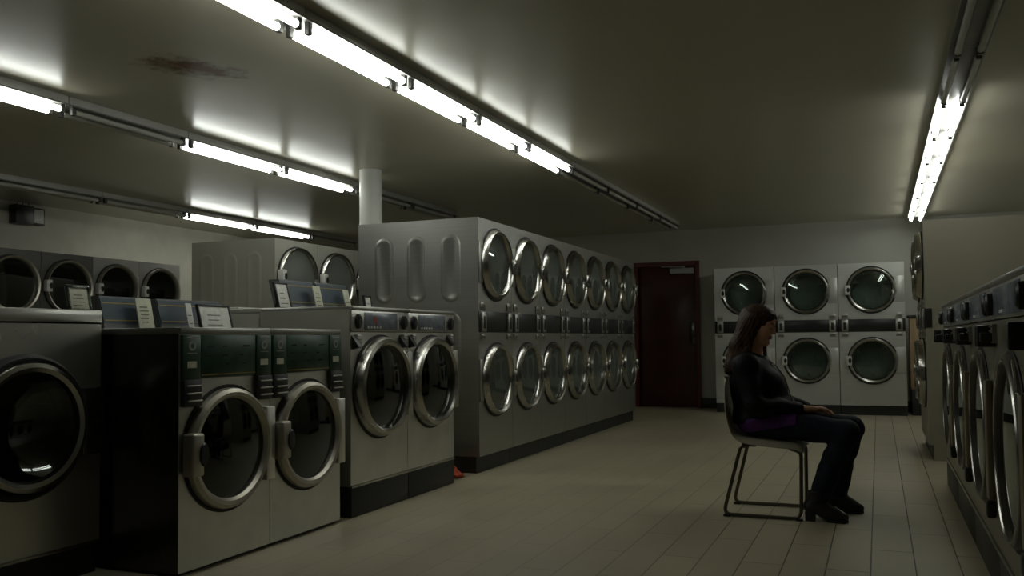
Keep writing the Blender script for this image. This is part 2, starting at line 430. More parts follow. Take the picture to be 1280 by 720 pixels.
def dryer_door(parent, cx, cz, ro, w, latch, ring_m, plate_m, glass_m, rw):
    ri = ro - rw - .002
    d = NB(); lathe(d, ring_profile(ri, ro), cx, cz)
    dobj = obj('door', d, ring_m, parent)
    bm = NB(); lathe(bm, [(ro, 0), (ro, -.012), (ro + .012, -.012), (ro + .012, 0)], cx, cz); obj('gasket', bm, M['rubber'], dobj)
    glass_lens(dobj, cx, cz, ri + .004, -.02, .012, glass_m)
    s = -1 if latch == 'left' else 1
    bm = NB()
    x = cx + s * (ro - .012)
    box(bm, x - .034, x + .034, -.075, -.012, cz - .062, cz + .062, bev=.010)
    hd = obj('handle', bm, M['white'] if latch == 'left' else M['chrome'], dobj)
    bm = NB(); lathe(bm, [(0, -.078), (.019, -.078), (.019, -.070), (0, -.070)], x - s * .012, cz, seg=20, sz=1.7); obj('grip_hole', bm, M['black'], dobj)
    bm = NB()      # hinge plate between door and cabinet edge
    xa, xb = cx - s * (ro - .02), -s * (w / 2 - .006)
    xa, xb = min(xa, xb), max(xa, xb)
    box(bm, xa, xb, -.012, -.001, cz - .16, cz + .17, bev=.003)
    obj('hinge_plate', bm, plate_m, dobj)
    return dobj

def dryer_proto(w, depth=1.09, ro=.287, latch='left', m='dryer', ring='chrome', glass='glass', rw=.05):
    t = empty('stacked_dryer')
    H = 2.0
    zu, zl, b0, b1, p = 1.645, .715, 1.095, 1.262, .128
    bm = NB()
    shell_sides(bm, w - .004, depth, H, p)
    a = w / 2 - .002
    panel_hole(bm, -a, a, b1, H, 0, zu, ro - rw); panel_hole(bm, -a, a, p, b0, 0, zl, ro - rw)
    quad(bm, [(-a, 0.0, b0), (a, 0, b0), (a, 0, b1), (-a, 0, b1)])
    obj('cabinet', bm, M[m], t)
    bm = NB(); box(bm, -a, a, .03, depth, 0, p - .002); obj('plinth', bm, M['plinth'], t)
    bm = NB(); box(bm, -a, a, -.006, .004, b0, b1, bev=.002); obj('control_band', bm, M['band'], t)
    for s in (-1, 1):
        x = s * (w / 2 - .075)
        bm = NB(); box(bm, x - .042, x + .042, -.022, -.004, b0 + .006, b1 - .006, bev=.005)
        cp = obj('coin_box', bm, M['dryer'], t)
        bm = NB(); box(bm, x - .018, x + .018, -.026, -.02, b0 + .03, b1 - .04, bev=.003); obj('coin_slot', bm, M['black'], cp)
        bm = NB(); box(bm, x - .042, x + .042, -.010, 0, b1 + .01, b1 + .075, bev=.003); box(bm, x - .03, x + .03, -.012, -.009, b1 + .03, b1 + .05, 1)
        obj('instruction_plate', bm, [M['steel'], M['ink']], cp)
        bm = NB(); box(bm, x - .04, x + .04, -.010, 0, b0 - .06, b0 - .012, bev=.003); box(bm, x - .03, x + .03, -.012, -.009, b0 - .042, b0 - .028, 1)
        obj('lower_plate', bm, [M['steel'], M['ink']], cp)
    for cz in (zu, zl):
        drum(t, 0, cz, ro - rw, .34, M['drum_pale'])
        dryer_door(t, 0, cz, ro, w, latch, M[ring], M[m], M[glass], rw)
    return t

def stadium(bm, cx, y, z0, z1, hw, mi=0, n=10, k=1.):
    kh = k
    """pressed rib outline on a side sheet: stadium shaped ridge in the local plane x=const; returns rings"""
    lv = [(0, 0.), (.010, .006), (.02, .008), (.034, .006), (.046, .001)]
    rings = []
    for off, hgt in lv:
        r = hw - off; pts = []
        for k in range(n + 1):
            a = PI * k / n; pts.append((cx + r * math.cos(a), z1 - hw + r * math.sin(a)))
        for k in range(n + 1):
            a = PI + PI * k / n; pts.append((cx + r * math.cos(a), z0 + hw + r * math.sin(a)))
        rings.append([bm.verts.new((y - hgt * kh, px, pz)) for px, pz in pts])
    m = len(rings[0])
    for A, B in zip(rings, rings[1:]):
        for i in range(m): bm.faces.new((A[i], A[(i + 1) % m], B[(i + 1) % m], B[i])).material_index = mi
    bm.faces.new(rings[-1])

def side_ribs(t, w, ys, z_rows, hw, m, k=1.):
    for z0, z1 in z_rows:
        for yy in ys:
            bm = NB(); stadium(bm, yy, -w / 2 + .002, z0, z1, hw, k=k); obj('pressed_rib', bm, m, t)

ORD = ['nearest', 'second', 'third', 'fourth', 'fifth', 'sixth', 'farthest']
X1 = -2.875
# long row
pw = .6757
p_row = dryer_proto(pw, latch='right', glass='glass_row')
row = []
for i in range(7):
    o = p_row if i == 0 else copy_tree(p_row)
    o.location = (X1, 6.229 + pw * (i + .5), 0); o.rotation_euler = (0, 0, PI / 2)
    row.append(o)
    wh = {0: 'silver stacked dryer at the near end of the long row, with ribbed side sheet', 6: 'silver stacked dryer at the far end of the long row, nearest the red door'}.get(i, 'silver stacked dryer, %s from the near end of the long row' % ORD[i])
    tag(o, wh, 'dryer', 'stacked dryers in the long row')
side_ribs(row[0], pw, (.24, .545, .845), ((1.335, 1.875), (.62, 1.26)), .088, M['dryer'], .6)

# back wall group
p_back = dryer_proto(.81, depth=.66, ro=.30, latch='left', m='dryer_back')
lab = ['silver stacked dryer against the back wall, half hidden behind the seated woman', 'silver stacked dryer in the middle of three against the back wall', 'silver stacked dryer at the right end of the back wall trio']
for i in range(3):
    o = p_back if i == 0 else copy_tree(p_back)
    o.location = (-2.11 + .8133 * (i + .5), 12.46, 0)
    tag(o, lab[i], 'dryer', 'stacked dryers against the back wall')

# box by the pillar
p_box = dryer_proto(.665, depth=.98, latch='left', m='enamel', rw=.03, glass='glass_box')
for i in range(3):
    o = p_box if i == 0 else copy_tree(p_box)
    o.location = (-5.13, 6.64 + .665 * (i + .5), 0); o.rotation_euler = (0, 0, PI / 2)
    tag(o, ['pale grey stacked dryer with wide plain side, left of the pillar', 'pale grey stacked dryer just left of the round white pillar', 'pale grey stacked dryer hidden mostly behind the pillar'][i], 'dryer', 'pale stacked dryers by the pillar')
    if i == 0: first_box = o
side_ribs(first_box, .665, (.24, .52, .80), ((1.25, 1.885),), .088, M['enamel'], .35)

# along the left wall: two darker units, then two paler ones
spots = [(6.1975, 'dark steel stacked dryer by the left wall, cut off by the photo edge'), (6.8525, 'dark stacked dryer by the left wall with reddish dark door, above the small sign'),
         (7.5075, 'grey stacked dryer by the left wall, next to the dark pair'), (8.1625, 'grey stacked dryer at the far end of the left wall row')]
for i, (yy, l) in enumerate(spots):
    if i == 0: p_left = o = dryer_proto(.655, depth=.98, latch='left', m='dryer_dark', ring='satin', glass='glass_dark', rw=.03)
    elif i == 2: p_left = o = dryer_proto(.655, depth=.98, latch='left', m='dryer_grey', ring='satin', glass='glass_dark', rw=.03)
    else: o = copy_tree(p_left)
    o.location = (-8.0, yy, 0); o.rotation_euler = (0, 0, PI / 2)
    tag(o, l, 'dryer', 'stacked dryers along the left wall')

# right side, facing the aisle
p_right = dryer_proto(.675, depth=1.09, latch='right', m='enamel_beige')
bm = NB(); box(bm, -.3375, .3375, .035, 1.09, .0, .13); obj('lower_sheet', bm, M['enamel_beige'], p_right)
for i in range(2):
    o = p_right if i == 0 else copy_tree(p_right)
    o.location = (.365, 8.085 + .675 * (i + .5), 0); o.rotation_euler = (0, 0, -PI / 2)
    tag(o, ['beige stacked dryer with plain side behind the right-hand washers', 'beige stacked dryer seen edge-on past the beige side panel'][i], 'dryer', 'beige stacked dryers on the right')

bm = NB(); box(bm, .335, .3415, -.006, .05, 1.10, 1.26, bev=.002); obj('band_end', bm, M['band'], p_right)

# ------------------------------------------------------------------ washers
def green_washer():
    """steel washer with green control panel (w .632, h 1.104)"""
    t = empty('front_load_washer'); w, H, D = .632, 1.104, .68
    a = w / 2 - .002; cz, ro = .535, .285
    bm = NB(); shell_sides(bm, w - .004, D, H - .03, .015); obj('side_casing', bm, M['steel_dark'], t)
    bm = NB(); panel_hole(bm, -a, a, .015, .868, 0, cz, .237, y=-.004); quad(bm, [(-a, -.004, .868), (a, -.004, .868), (a, -.004, 1.075), (-a, -.004, 1.075)])
    quad(bm, [(-a, -.004, .015), (-a, 0, .015), (-a, 0, 1.075), (-a, -.004, 1.075)])
    obj('front_panel', bm, M['steel_worn'], t)
    bm = NB(); box(bm, -a, a, -.012, D, H - .032, H, bev=.005); obj('top', bm, M['steel'], t)
    bm = NB(); box(bm, -a + .02, a - .02, .02, D - .02, 0, .016); obj('base', bm, M['plinth'], t)
    bm = NB(); xc = .19
    box(bm, -xc, xc, -.016, -.002, .872, 1.070, bev=.003)
    pn = obj('control_panel', bm, M['green'], t)
    bm = NB(); box(bm, -xc, xc, -.0175, -.015, .884, .888); obj('stripe', bm, M['gold'], pn)
    bm = NB()
    for k in range(9):
        x = -.15 + (k % 3) * .12 + random.uniform(-.02, .02); z = .93 + (k // 3) * .042
        box(bm, x, x + random.uniform(.02, .05), -.0172, -.015, z, z + .006)
    obj('dial_marks', bm, M['steel_dark'], pn)
    for s in (-1, 1):
        x = s * (xc + (a - xc) / 2)
        bm = NB(); box(bm, x - .056, x + .056, -.020, -.002, .868, 1.070, bev=.003)
        co = obj('program_column', bm, M['green'], t)
        bm = NB(); lathe(bm, [(.012, -.0215), (.012, -.019), (.022, -.019), (.022, -.0215)], x, 1.02, seg=20); box(bm, x - .035, x + .035, -.0215, -.019, 1.055, 1.062); box(bm, x - .03, x + .03, -.0215, -.019, .985, .989); obj('icon', bm, M['steel'], co)
        bm = NB(); box(bm, x - .03, x + .028, -.0215, -.019, .92, .95); obj('sticker', bm, M['paper_y'], co)
        bm = NB(); box(bm, x - .056, x + .056, -.028, -.002, .748, .868, bev=.004)
        vt = obj('soap_louver', bm, M['black'], t)
        bm = NB()
        for k in range(3):
            box(bm, x - .042, x + .05, -.040 + .003 * k, -.026, .768 + .034 * k, .776 + .034 * k, bev=.002)
        obj('louver_rib', bm, M['steel'], vt)
    drum(t, 0, cz, .237, .42, M['drum'])
    d = NB(); lathe(d, [(.238, 0), (.235, -.03), (.246, -.048), (.264, -.051), (.281, -.036), (.285, -.018), (.285, 0)], 0, cz)
    do = obj('door', d, M['satin'], t)
    bm = NB(); lathe(bm, [(.285, 0), (.285, -.01), (.30, -.01), (.30, 0)], 0, cz); obj('gasket', bm, M['rubber'], do)
    glass_lens(do, 0, cz, .239, -.022, .02, M['glass_dark'])
    bm = NB(); box(bm, -.312, -.240, -.085, -.02, cz - .095, cz + .095, bev=.010, seg=3); obj('latch', bm, M['satin'], do)
    bm = NB(); lathe(bm, [(0, -.094), (.024, -.094), (.028, -.085), (0, -.085)], -.246, cz, seg=24, sz=1.9); obj('latch_hole', bm, M['black'], do)
    bm = NB(); box(bm, .243, a - .004, -.046, -.006, cz - .19, cz + .175, bev=.006); obj('hinge_plate', bm, M['steel_worn'], do)
    return t

def chrome_washer(w=.678, cz=.752, ro=.31, ring='chrome', prot=.055, big=False):
    """washer with a knobbed console, chrome door and dark plinth (w .678, h 1.2445)"""
    t = empty('front_load_washer'); H, D = 1.2445, .65
    a = w / 2 - .002; rw = .034 if big else .050; ri = ro - rw - .002; q = .45 if big else 1.
    bm = NB(); shell_sides(bm, w - .004, D, H - .022, .18); obj('side_casing', bm, M['enamel'], t)
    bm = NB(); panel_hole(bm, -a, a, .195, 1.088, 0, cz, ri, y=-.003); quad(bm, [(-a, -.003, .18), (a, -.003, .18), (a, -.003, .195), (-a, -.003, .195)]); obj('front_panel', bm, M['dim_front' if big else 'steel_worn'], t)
    bm = NB(); box(bm, -a, a, -.008, D, 0, .172, bev=.004); obj('plinth', bm, M['plinth'], t)
    bm = NB(); box(bm, -a, a, -.012, -.002, .172, .190, bev=.003); obj('kick_trim', bm, M['chrome'], t)
    bm = NB(); box(bm, -a, a, -.018, D, H - .026, H, bev=.010, seg=3); obj('top', bm, M['steel'], t)
    bm = NB(); box(bm, -a, a, -.012, .01, 1.092, H - .026, bev=.003)
    cn = obj('console', bm, M['steel_bright'], t)
    bm = NB(); box(bm, -a + .137, a - .147, -.016, -.010, 1.104, 1.208, bev=.003); obj('display', bm, M['window'], cn)
    bm = NB()
    if not big: box(bm, -.10, -.065, -.0175, -.015, 1.145, 1.185); box(bm, -.075, -.055, -.0175, -.015, 1.13, 1.15); obj('red_mark', bm, M['red_ink'], cn)
    bm = NB()
    for k in range(3 if big else 5): box(bm, -.17 + k * .035, -.15 + k * .035, -.0175, -.015, 1.112, 1.124)
    box(bm, a - .142, a - .132, -.0165, -.010, 1.11, 1.17)
    obj('panel_marks', bm, M['paper'], cn)
    for x in (-a + .059, a - .069):
        bm = NB(); lathe(bm, [(0, -.038), (.019, -.038), (.026, -.030), (.027, -.012), (0, -.012)], x, 1.152, seg=24, sz=1.65); obj('knob', bm, M['black'], cn)
    for s in (-1, 1):
        x = s * (a - .052) - (.0 if s < 0 else .01)
        bm = NB()      # soap dispenser: black wedge spout and ribbed pale plate
        b = bmesh.new()
        P = [(x - .042, 0, 1.075), (x - .006, 0, 1.075), (x - .006, -prot, 1.0), (x - .042, -prot, 1.0), (x - .042, 0, .985), (x - .006, 0, .985)]
        v = [b.verts.new(p) for p in P]
        for f in ((0, 1, 2, 3), (3, 2, 5, 4), (0, 3, 4), (1, 5, 2), (0, 4, 5, 1)): b.faces.new([v[i] for i in f])
        merge(bm, b)
        ds = obj('soap_dispenser', bm, M['black'], t)
        bm = NB(); box(bm, x - .006, x + .044, -.020, -.001, 1.0, 1.075, bev=.003)
        for k in range(4): box(bm, x - .004, x + .042, -.026, -.018, 1.008 + k * .018, 1.016 + k * .018, bev=.002)
        obj('ribbed_plate', bm, M['steel'], ds)
    drum(t, 0, cz, ri, .45, M['drum'])
    d = NB(); lathe(d, [(ri + .002, .0), (ri - .004, -.03 * q), (ri, -.060 * q), (ri + rw * .33, -.072 * q), (ri + rw * .75, -.062 * q), (ri + rw * .97, -.036 * q), (ro, 0)], 0, cz)
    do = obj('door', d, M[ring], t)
    bm = NB(); lathe(bm, [(ro, 0), (ro, -.010), (ro + .012, -.008), (ro + .012, 0)], 0, cz); obj('gasket', bm, M['rubber'], do)
    glass_lens(do, 0, cz, ri + .001, -.030 * q, .025 * q, M['glass_dark'])
    if not big:
        bm = NB(); box(bm, .270, a - .002, -.05, -.004, cz - .20, cz + .21, bev=.006); obj('hinge_plate', bm, M['steel'], do)
    else:
        bm = NB(); box(bm, ro - .022, a - .09, -.030, -.004, cz - .27, cz + .215, bev=.006); hp_ = obj('hinge_plate', bm, M['tan_plate'], do)
        bm = NB(); tube(bm, [(ro - .09, -.031, cz + .315), (ro - .020, -.031, cz + .216), (a - .092, -.031, cz + .216)], .004, seg=8); obj('plate_edge', bm, M['chrome'], hp_)
        bm = NB(); box(bm, ro - .01, a - .095, -.038, -.002, cz - .345, cz - .272, bev=.012); obj('hinge_bracket', bm, M['black'], hp_)
        bm = NB(); lathe(bm, [(ri + .006, -.031), (ri + .011, -.036), (ri + .016, -.031), (ri + .011, -.028)], 0, cz); obj('ring_lip', bm, M['chrome'], do)
        for sg in (-1, 1):
            bm = NB(); box(bm, sg * (a - .055) - .045, sg * (a - .055) + .04, -.060, -.002, 1.005, 1.042, bev=.006); box(bm, sg * (a - .03) - .014, sg * (a - .03) + .014, -.068, -.002, .985, 1.072, bev=.008); obj('soap_lid', bm, M['black'], t)
    return t

g = green_washer()
g2 = copy_tree(g)
for o, yy, l in ((g, 3.045 + .316, 'steel washer with green panel, its dark left side towards the camera'), (g2, 3.677 + .316, 'steel washer with green panel, the farther one of its pair')):
    o.location = (X1, yy, 0); o.rotation_euler = (0, 0, PI / 2); tag(o, l, 'washing machine', 'green-panelled washers')

cw = chrome_washer()
for i, l in enumerate(('silver washer with chrome door and red mark on its console, next to green-panelled washers', 'silver washer with chrome door, just before the dark gap to the dryers')):
    o = cw if i == 0 else copy_tree(cw)
    o.location = (X1, 4.4205 + .678 * (i + .5), 0); o.rotation_euler = (0, 0, PI / 2)
    tag(o, l, 'washing machine', 'chrome-door washers on the left')
    if i == 1:      # only the first of the pair shows the red mark
        for ch_ in list(o.children_recursive):
            if ch_.name.startswith('red_mark'): bpy.data.objects.remove(ch_)
bw = chrome_washer(.96, .635, .335, 'shaded_ring', .05, True)
bw.name = 'wide_front_load_washer'
rl = ['wide dim washer at the far end of the right-hand row, by the beige panel', 'wide dim washer in the right-hand row, second from the beige panel', 'wide dim washer in the right-hand row, third from the beige panel', 'wide dim washer cut off by the right photo edge']
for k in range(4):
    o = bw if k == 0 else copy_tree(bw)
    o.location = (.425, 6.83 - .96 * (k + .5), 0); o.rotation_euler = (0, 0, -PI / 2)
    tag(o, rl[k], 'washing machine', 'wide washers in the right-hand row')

def big_washer():
    t = empty('large_front_load_washer'); w, H, D = .78, 1.187, .75
    a = w / 2 - .002; cz, cx = .688, .0; front_m = M['mirror_steel']
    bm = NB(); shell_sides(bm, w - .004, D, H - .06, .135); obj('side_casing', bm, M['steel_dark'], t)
    bm = NB(); panel_hole(bm, -a, a, .135, H - .064, cx, cz, .24, y=-.003); obj('front_panel', bm, front_m, t)
    bm = NB(); box(bm, -a, a, -.010, D, H - .058, H, bev=.006); obj('top', bm, M['steel_bright'], t)
    bm = NB(); box(bm, -a, a, .02, D, 0, .132); obj('plinth', bm, M['plinth'], t)
    bm = NB(); box(bm, -a, a, -.012, -.001, .135, .15, bev=.003); obj('kick_trim', bm, M['chrome'], t)
    drum(t, cx, cz, .24, .5, M['drum'])
    d = NB(); lathe(d, [(.235, .01), (.225, -.03), (.232, -.055), (.25, -.064), (.268, -.056), (.276, -.03), (.278, 0)], cx, cz)
    do = obj('door', d, M['chrome'], t)
    bm = NB(); lathe(bm, [(.278, 0), (.278, -.03), (.29, -.036), (.305, -.02), (.308, 0)], cx, cz); obj('gasket', bm, M['rubber'], do)
    # concave glass bowl
    bm = NB(); lathe(bm, [(.228, -.035), (.21, -.01), (.15, .05), (.08, .075), (0, .08), (0, .086), (.08, .081), (.15, .056), (.214, -.004), (.232, -.03)], cx, cz)
    obj('glass_bowl', bm, M['glass_dark'], do)
    bm = NB(); box(bm, .27, a - .004, -.03, -.004, cz - .15, cz + .15, bev=.006); obj('hinge_plate', bm, M['steel_dark'], do)
    return t
W = big_washer(); W.location = (-3.30, 2.62, 0); W.rotation_euler = (0, 0, PI / 2)
tag(W, 'large steel washer with big dark round door at the left photo edge', 'washing machine')

def top_washer(w, top, con0, con1, c_off, m='enamel'):
    """back-to-back top loader whose blue console shows above the front row (front faces away, local y forward)"""
    t = empty('top_load_washer')
    D = .66; a = w / 2 - .003
    bm = NB(); box(bm, -a, a, .0, D, .02, top - .03, bev=.006); obj('body', bm, M[m], t)
    bm = NB(); box(bm, -a, a, -.004, D, top - .028, top, bev=.004); obj('top', bm, M[m], t)
    bm = NB(); box(bm, -a + .05, a - .05, .2, D - .05, top - .002, top + .014, bev=.005); obj('lid', bm, M['white'], t)
    z0, z1 = con0, con1
    x0, x1 = c_off
    bm = NB()
    b = bmesh.new()
    pts = [(.015, top), (.10, top), (.155, z1), (.07, z1)]
    A = [b.verts.new((x0, y, z)) for y, z in pts]; B = [b.verts.new((x1, y, z)) for y, z in pts]
    for i in range(4): b.faces.new((A[i], A[(i + 1) % 4], B[(i + 1) % 4], B[i]))
    b.faces.new(A); b.faces.new(B[::-1])
    bmesh.ops.recalc_face_normals(b, faces=b.faces[:])
    bmesh.ops.bevel(b, geom=b.edges[:], offset=.004, segments=2, affect='EDGES')
    merge(bm, b)
    cn = obj('console', bm, M['console_grey'], t)
    def at(z): return .015 + (z - top) / (z1 - top) * .055
    def face(zl, zh, xa, xb, off, m, nm):
        bm = NB(); quad(bm, [(xa, at(zl) - off, zl), (xb, at(zl) - off, zl), (xb, at(zh) - off, zh), (xa, at(zh) - off, zh)])
        q = [(xa, at(zl) + .002, zl), (xb, at(zl) + .002, zl), (xb, at(zh) + .002, zh), (xa, at(zh) + .002, zh)]
        p = [(xa, at(zl) - off, zl), (xb, at(zl) - off, zl), (xb, at(zh) - off, zh), (xa, at(zh) - off, zh)]
        quad(bm, q)
        for i in range(4): quad(bm, [p[i], p[(i + 1) % 4], q[(i + 1) % 4], q[i]])
        return obj(nm, bm, m, cn)
    face(z0 + .004, z1 - .010, x0 + .003, x1 - .003, .003, M['blue'], 'blue_panel')
    face(z1 - .038, z1 - .033, x0 + .012, x1 - .012, .005, M['gold'], 'upper_stripe')
    face(z0 + .016, z0 + .021, x0 + .012, x1 - .012, .005, M['gold'], 'lower_stripe')
    return t

# local y of these runs to -X world with rz=PI/2 (console face towards +X)
for (yc, w, top, c0, c1, off, l) in (
        (3.36, .62, 1.06, 1.135, 1.278, (-.05, .29), 'blue console of a top-load washer behind the nearer green-panelled washer'),
        (3.985, .62, 1.06, 1.135, 1.278, (-.29, .22), 'blue console of a top-load washer beside the black framed sign'),
        (4.76, .675, 1.2445, 1.28, 1.445, (-.05, .325), 'raised blue console behind the first chrome-door washer'),
        (5.437, .675, 1.2445, 1.28, 1.445, (-.325, .06), 'raised blue console behind the second chrome-door washer')):
    t = top_washer(w, top, c0, c1, off); t.location = (-3.58 if top < 1.2 else -3.54, yc, 0); t.rotation_euler = (0, 0, PI / 2)
    tag(t, l, 'washing machine', 'top-load washers behind the front row')

# ------------------------------------------------------------------ signs and notices
def notice(name, loc, w, h, lean, label, frame=None, yellow=False, marks=6, th=.006, rz=0.):
    """upright sheet facing +X, leaning back"""
    t = empty(name, loc, PI / 2 + rz)
    def rot(bm): bmesh.ops.rotate(bm, cent=(0, 0, 0), matrix=Matrix.Rotation(-lean, 3, 'X'), verts=bm.verts)
    bm = NB(); box(bm, -w / 2, w / 2, 0, th, 0, h, bev=.001); rot(bm); obj('sheet', bm, M['paper_y'] if yellow else M['paper'], t)
    bm = NB()
    for k in range(marks):
        z = h * (.2 + .62 * k / marks); x0 = -w * .36 + random.uniform(0, w * .12); x1 = w * random.uniform(.1, .36)
        box(bm, x0, x1, -.0012, .001, z, z + h * .035)
    rot(bm); obj('print', bm, M['ink'], t)
    if frame:
        bm = NB(); f = .012
        for b in ((-w / 2 - f, -w / 2, 0, h), (w / 2, w / 2 + f, 0, h), (-w / 2 - f, w / 2 + f, h, h + f), (-w / 2 - f, w / 2 + f, -f * .0, f * .8)):
            box(bm, b[0], b[1], -.006, th + .006, b[2], b[3], bev=.002)
        rot(bm); obj('frame', bm, M[frame], t)
        bm = NB(); tube(bm, [(0, .8 * h * math.sin(lean) + .012, .8 * h), (0, .8 * h * math.sin(lean) + .05, .004)], .005, seg=6); obj('stand', bm, M['black'], t)
    tag(t, label, 'sign')
    return t
notice('framed_sign', (-3.40, 3.90, 1.104), .235, .135, .25, 'black-framed white sign standing on the green-panelled washers', 'black', marks=3)
notice('sign_holder', (-3.36, 2.95, 1.187), .10, .105, .2, 'small clear holder with printed sheet on the large left washer', 'acrylic', True, marks=4)
notice('paper_notice', (-3.555, 3.545, 1.110), .105, .165, .22, 'whitish paper notice standing between the two low blue consoles', yellow=True, marks=5)
notice('paper_notice', (-3.54, 3.855, 1.110), .045, .15, .22, 'narrow white card tucked beside the black-framed sign', marks=2)
notice('paper_notice', (-3.48, 4.615, 1.2445), .115, .165, .25, 'white notice at the left end of the raised blue consoles', 'black', marks=3)
notice('paper_notice', (-3.50, 5.03, 1.2445), .085, .175, .25, 'yellowish notice between the two raised blue consoles', yellow=True, marks=4)
notice('paper_notice', (-3.50, 5.385, 1.2445), .07, .165, .25, 'narrow notice at the right end of the raised blue consoles', yellow=True, marks=3)
notice('framed_sign', (-3.30, 5.32, 1.2445), .075, .10, .15, 'tiny black-framed sign on the chrome-door washers near the pillar', 'black', marks=2)

# ------------------------------------------------------------------ small things
t = empty('sign_box', (-8.90, 7.05, 2.40)); 
bm = NB(); box(bm, -.10, .02, -.13, .10, .0, .215, bev=.008); obj('housing', bm, M['black'], t)
bm = NB(); box(bm, -.10, .0, .10, .255, .01, .205, bev=.004); sf = obj('side_frame', bm, M['black'], t)
bm = NB(); box(bm, -.002, .006, .112, .235, .03, .185); obj('pale_face', bm, M['paper'], sf)
bm = NB()
for k in range(3): tube(bm, [(-.04, -.07 + k * .07, .21), (-.04, -.07 + k * .07, .256)], .006)
obj('mounting_rod', bm, M['tube_leg'], t)
tag(t, 'black box sign with pale side face hung under the ceiling by the left wall', 'sign')

bm = NB()
n = 22; rows = 8
V = []
for j in range(rows + 1):
    ph = PI / 2 * j / rows
    V.append([bm.verts.new(((.095 + .02 * math.sin(3 * a + j)) * math.cos(a) * math.cos(ph) * 1.0, (.13 + .025 * math.sin(2 * a + 1.3 * j)) * math.sin(a) * math.cos(ph),
             .005 + (.075 + .02 * math.sin(5 * a) + .012 * math.sin(3 * a + 2 * j)) * math.sin(ph))) for a in [2 * PI * i / n for i in range(n)]])
for A, B in zip(V, V[1:]):
    for i in range(n): bm.faces.new((A[i], A[(i + 1) % n], B[(i + 1) % n], B[i]))
bm.faces.new(V[0][::-1])
for v in bm.verts: v.co.z = max(0.001, v.co.z)
rag = obj('rag', bm, M['orange']); rag.location = (-3.02, 5.98, 0)
tag(rag, 'crumpled orange-red rag on the floor in the gap before the dryers', 'cloth')

t = empty('wooden_bin', (.665, 12.75, 0))
bm = NB(); box(bm, -.28, .3, -.18, .2, 0, .34, bev=.005); obj('base', bm, M['plinth'], t)
bm = NB(); box(bm, -.29, .3, -.19, .2, .34, 1.27, bev=.006); bd = obj('body', bm, M['wood'], t)
bm = NB(); box(bm, -.20, .2, -.197, -.188, .72, .735); obj('groove', bm, M['black'], bd)
bm = NB(); box(bm, -.31, .3, -.21, .2, 1.27, 1.305, bev=.006); obj('lid', bm, M['black'], t)
tag(t, 'pale wooden bin cabinet with black base in the back right corner', 'bin')

# ------------------------------------------------------------------ chair
CY = 5.42
ch = empty('chair', (-.62, CY, 0))
prof = [(-.866, .805), (-.862, .76), (-.855, .69), (-.845, .61), (-.828, .54), (-.803, .482), (-.76, .452), (-.70, .440), (-.62, .433), (-.53, .426), (-.465, .424), (-.425, .416), (-.402, .395)]
bm = NB()
NU = 12; grid = []
for i, (x, z) in enumerate(prof):
    tt = i / (len(prof) - 1)
    hw = .190 + .03 * min(1, tt * 1.6)
    if i == 0: hw -= .03
    back = max(0, 1 - tt * 2.0)
    r = []
    for j in range(NU + 1):
        u = -1 + 2 * j / NU
        lip = max(0, abs(u) - .72) / .28
        dx = .045 * back * (u * u) - .012 * min(1, back * 2) * lip * lip      # back wraps round the sitter
        dz = (1 - back) * (-.035 * lip * lip + .012 * u * u)
        r.append(bm.verts.new((x + .62 + dx, hw * u, z + dz - (.02 * u * u if i == 0 else 0))))
    grid.append(r)
for A, B in zip(grid, grid[1:]):
    for j in range(NU): bm.faces.new((A[j], A[j + 1], B[j + 1], B[j]))
sh = obj('seat_shell', bm, M['chair'], ch)
md = sh.modifiers.new('thick', 'SOLIDIFY'); md.thickness = .011; md.offset = 0
md = sh.modifiers.new('sub', 'SUBSURF'); md.levels = 1; md.render_levels = 2
for s in (-1, 1):
    yy = s * .20; yt = s * .165
    P = [(-.10, 0.0, .405), (-.10, yt, .405), (-.095 - .04, yt + s * .01, .40), (-.235, yy, .012), (.195, yy, .012), (.200, yt + s * .01, .382), (.14, yt, .397), (.14, 0, .397)]
    bm = NB(); tube(bm, fillet(P[1:7], .05), .0105, seg=10)
    obj('side_frame', bm, M['tube_leg'], ch)
    for xx in (-.215, .185):
        bm = NB(); box(bm, xx - .02, xx + .02, yy - .013, yy + .013, .0, .013, bev=.003); obj('floor_glide', bm, M['black'], ch)
for xx in (-.10, .14):
    bm = NB(); tube(bm, [(xx, -.166, .400), (xx, .166, .400)], .0105); obj('cross_bar', bm, M['tube_leg'], ch)
    bm = NB(); box(bm, xx - .03, xx + .05, -.17, -.12, .402, .416, bev=.003); box(bm, xx - .03, xx + .05, .12, .17, .402, .416, bev=.003); obj('bracket', bm, M['black'], ch)
tag(ch, 'beige plastic shell chair on a tubular sled frame under the seated woman', 'chair')

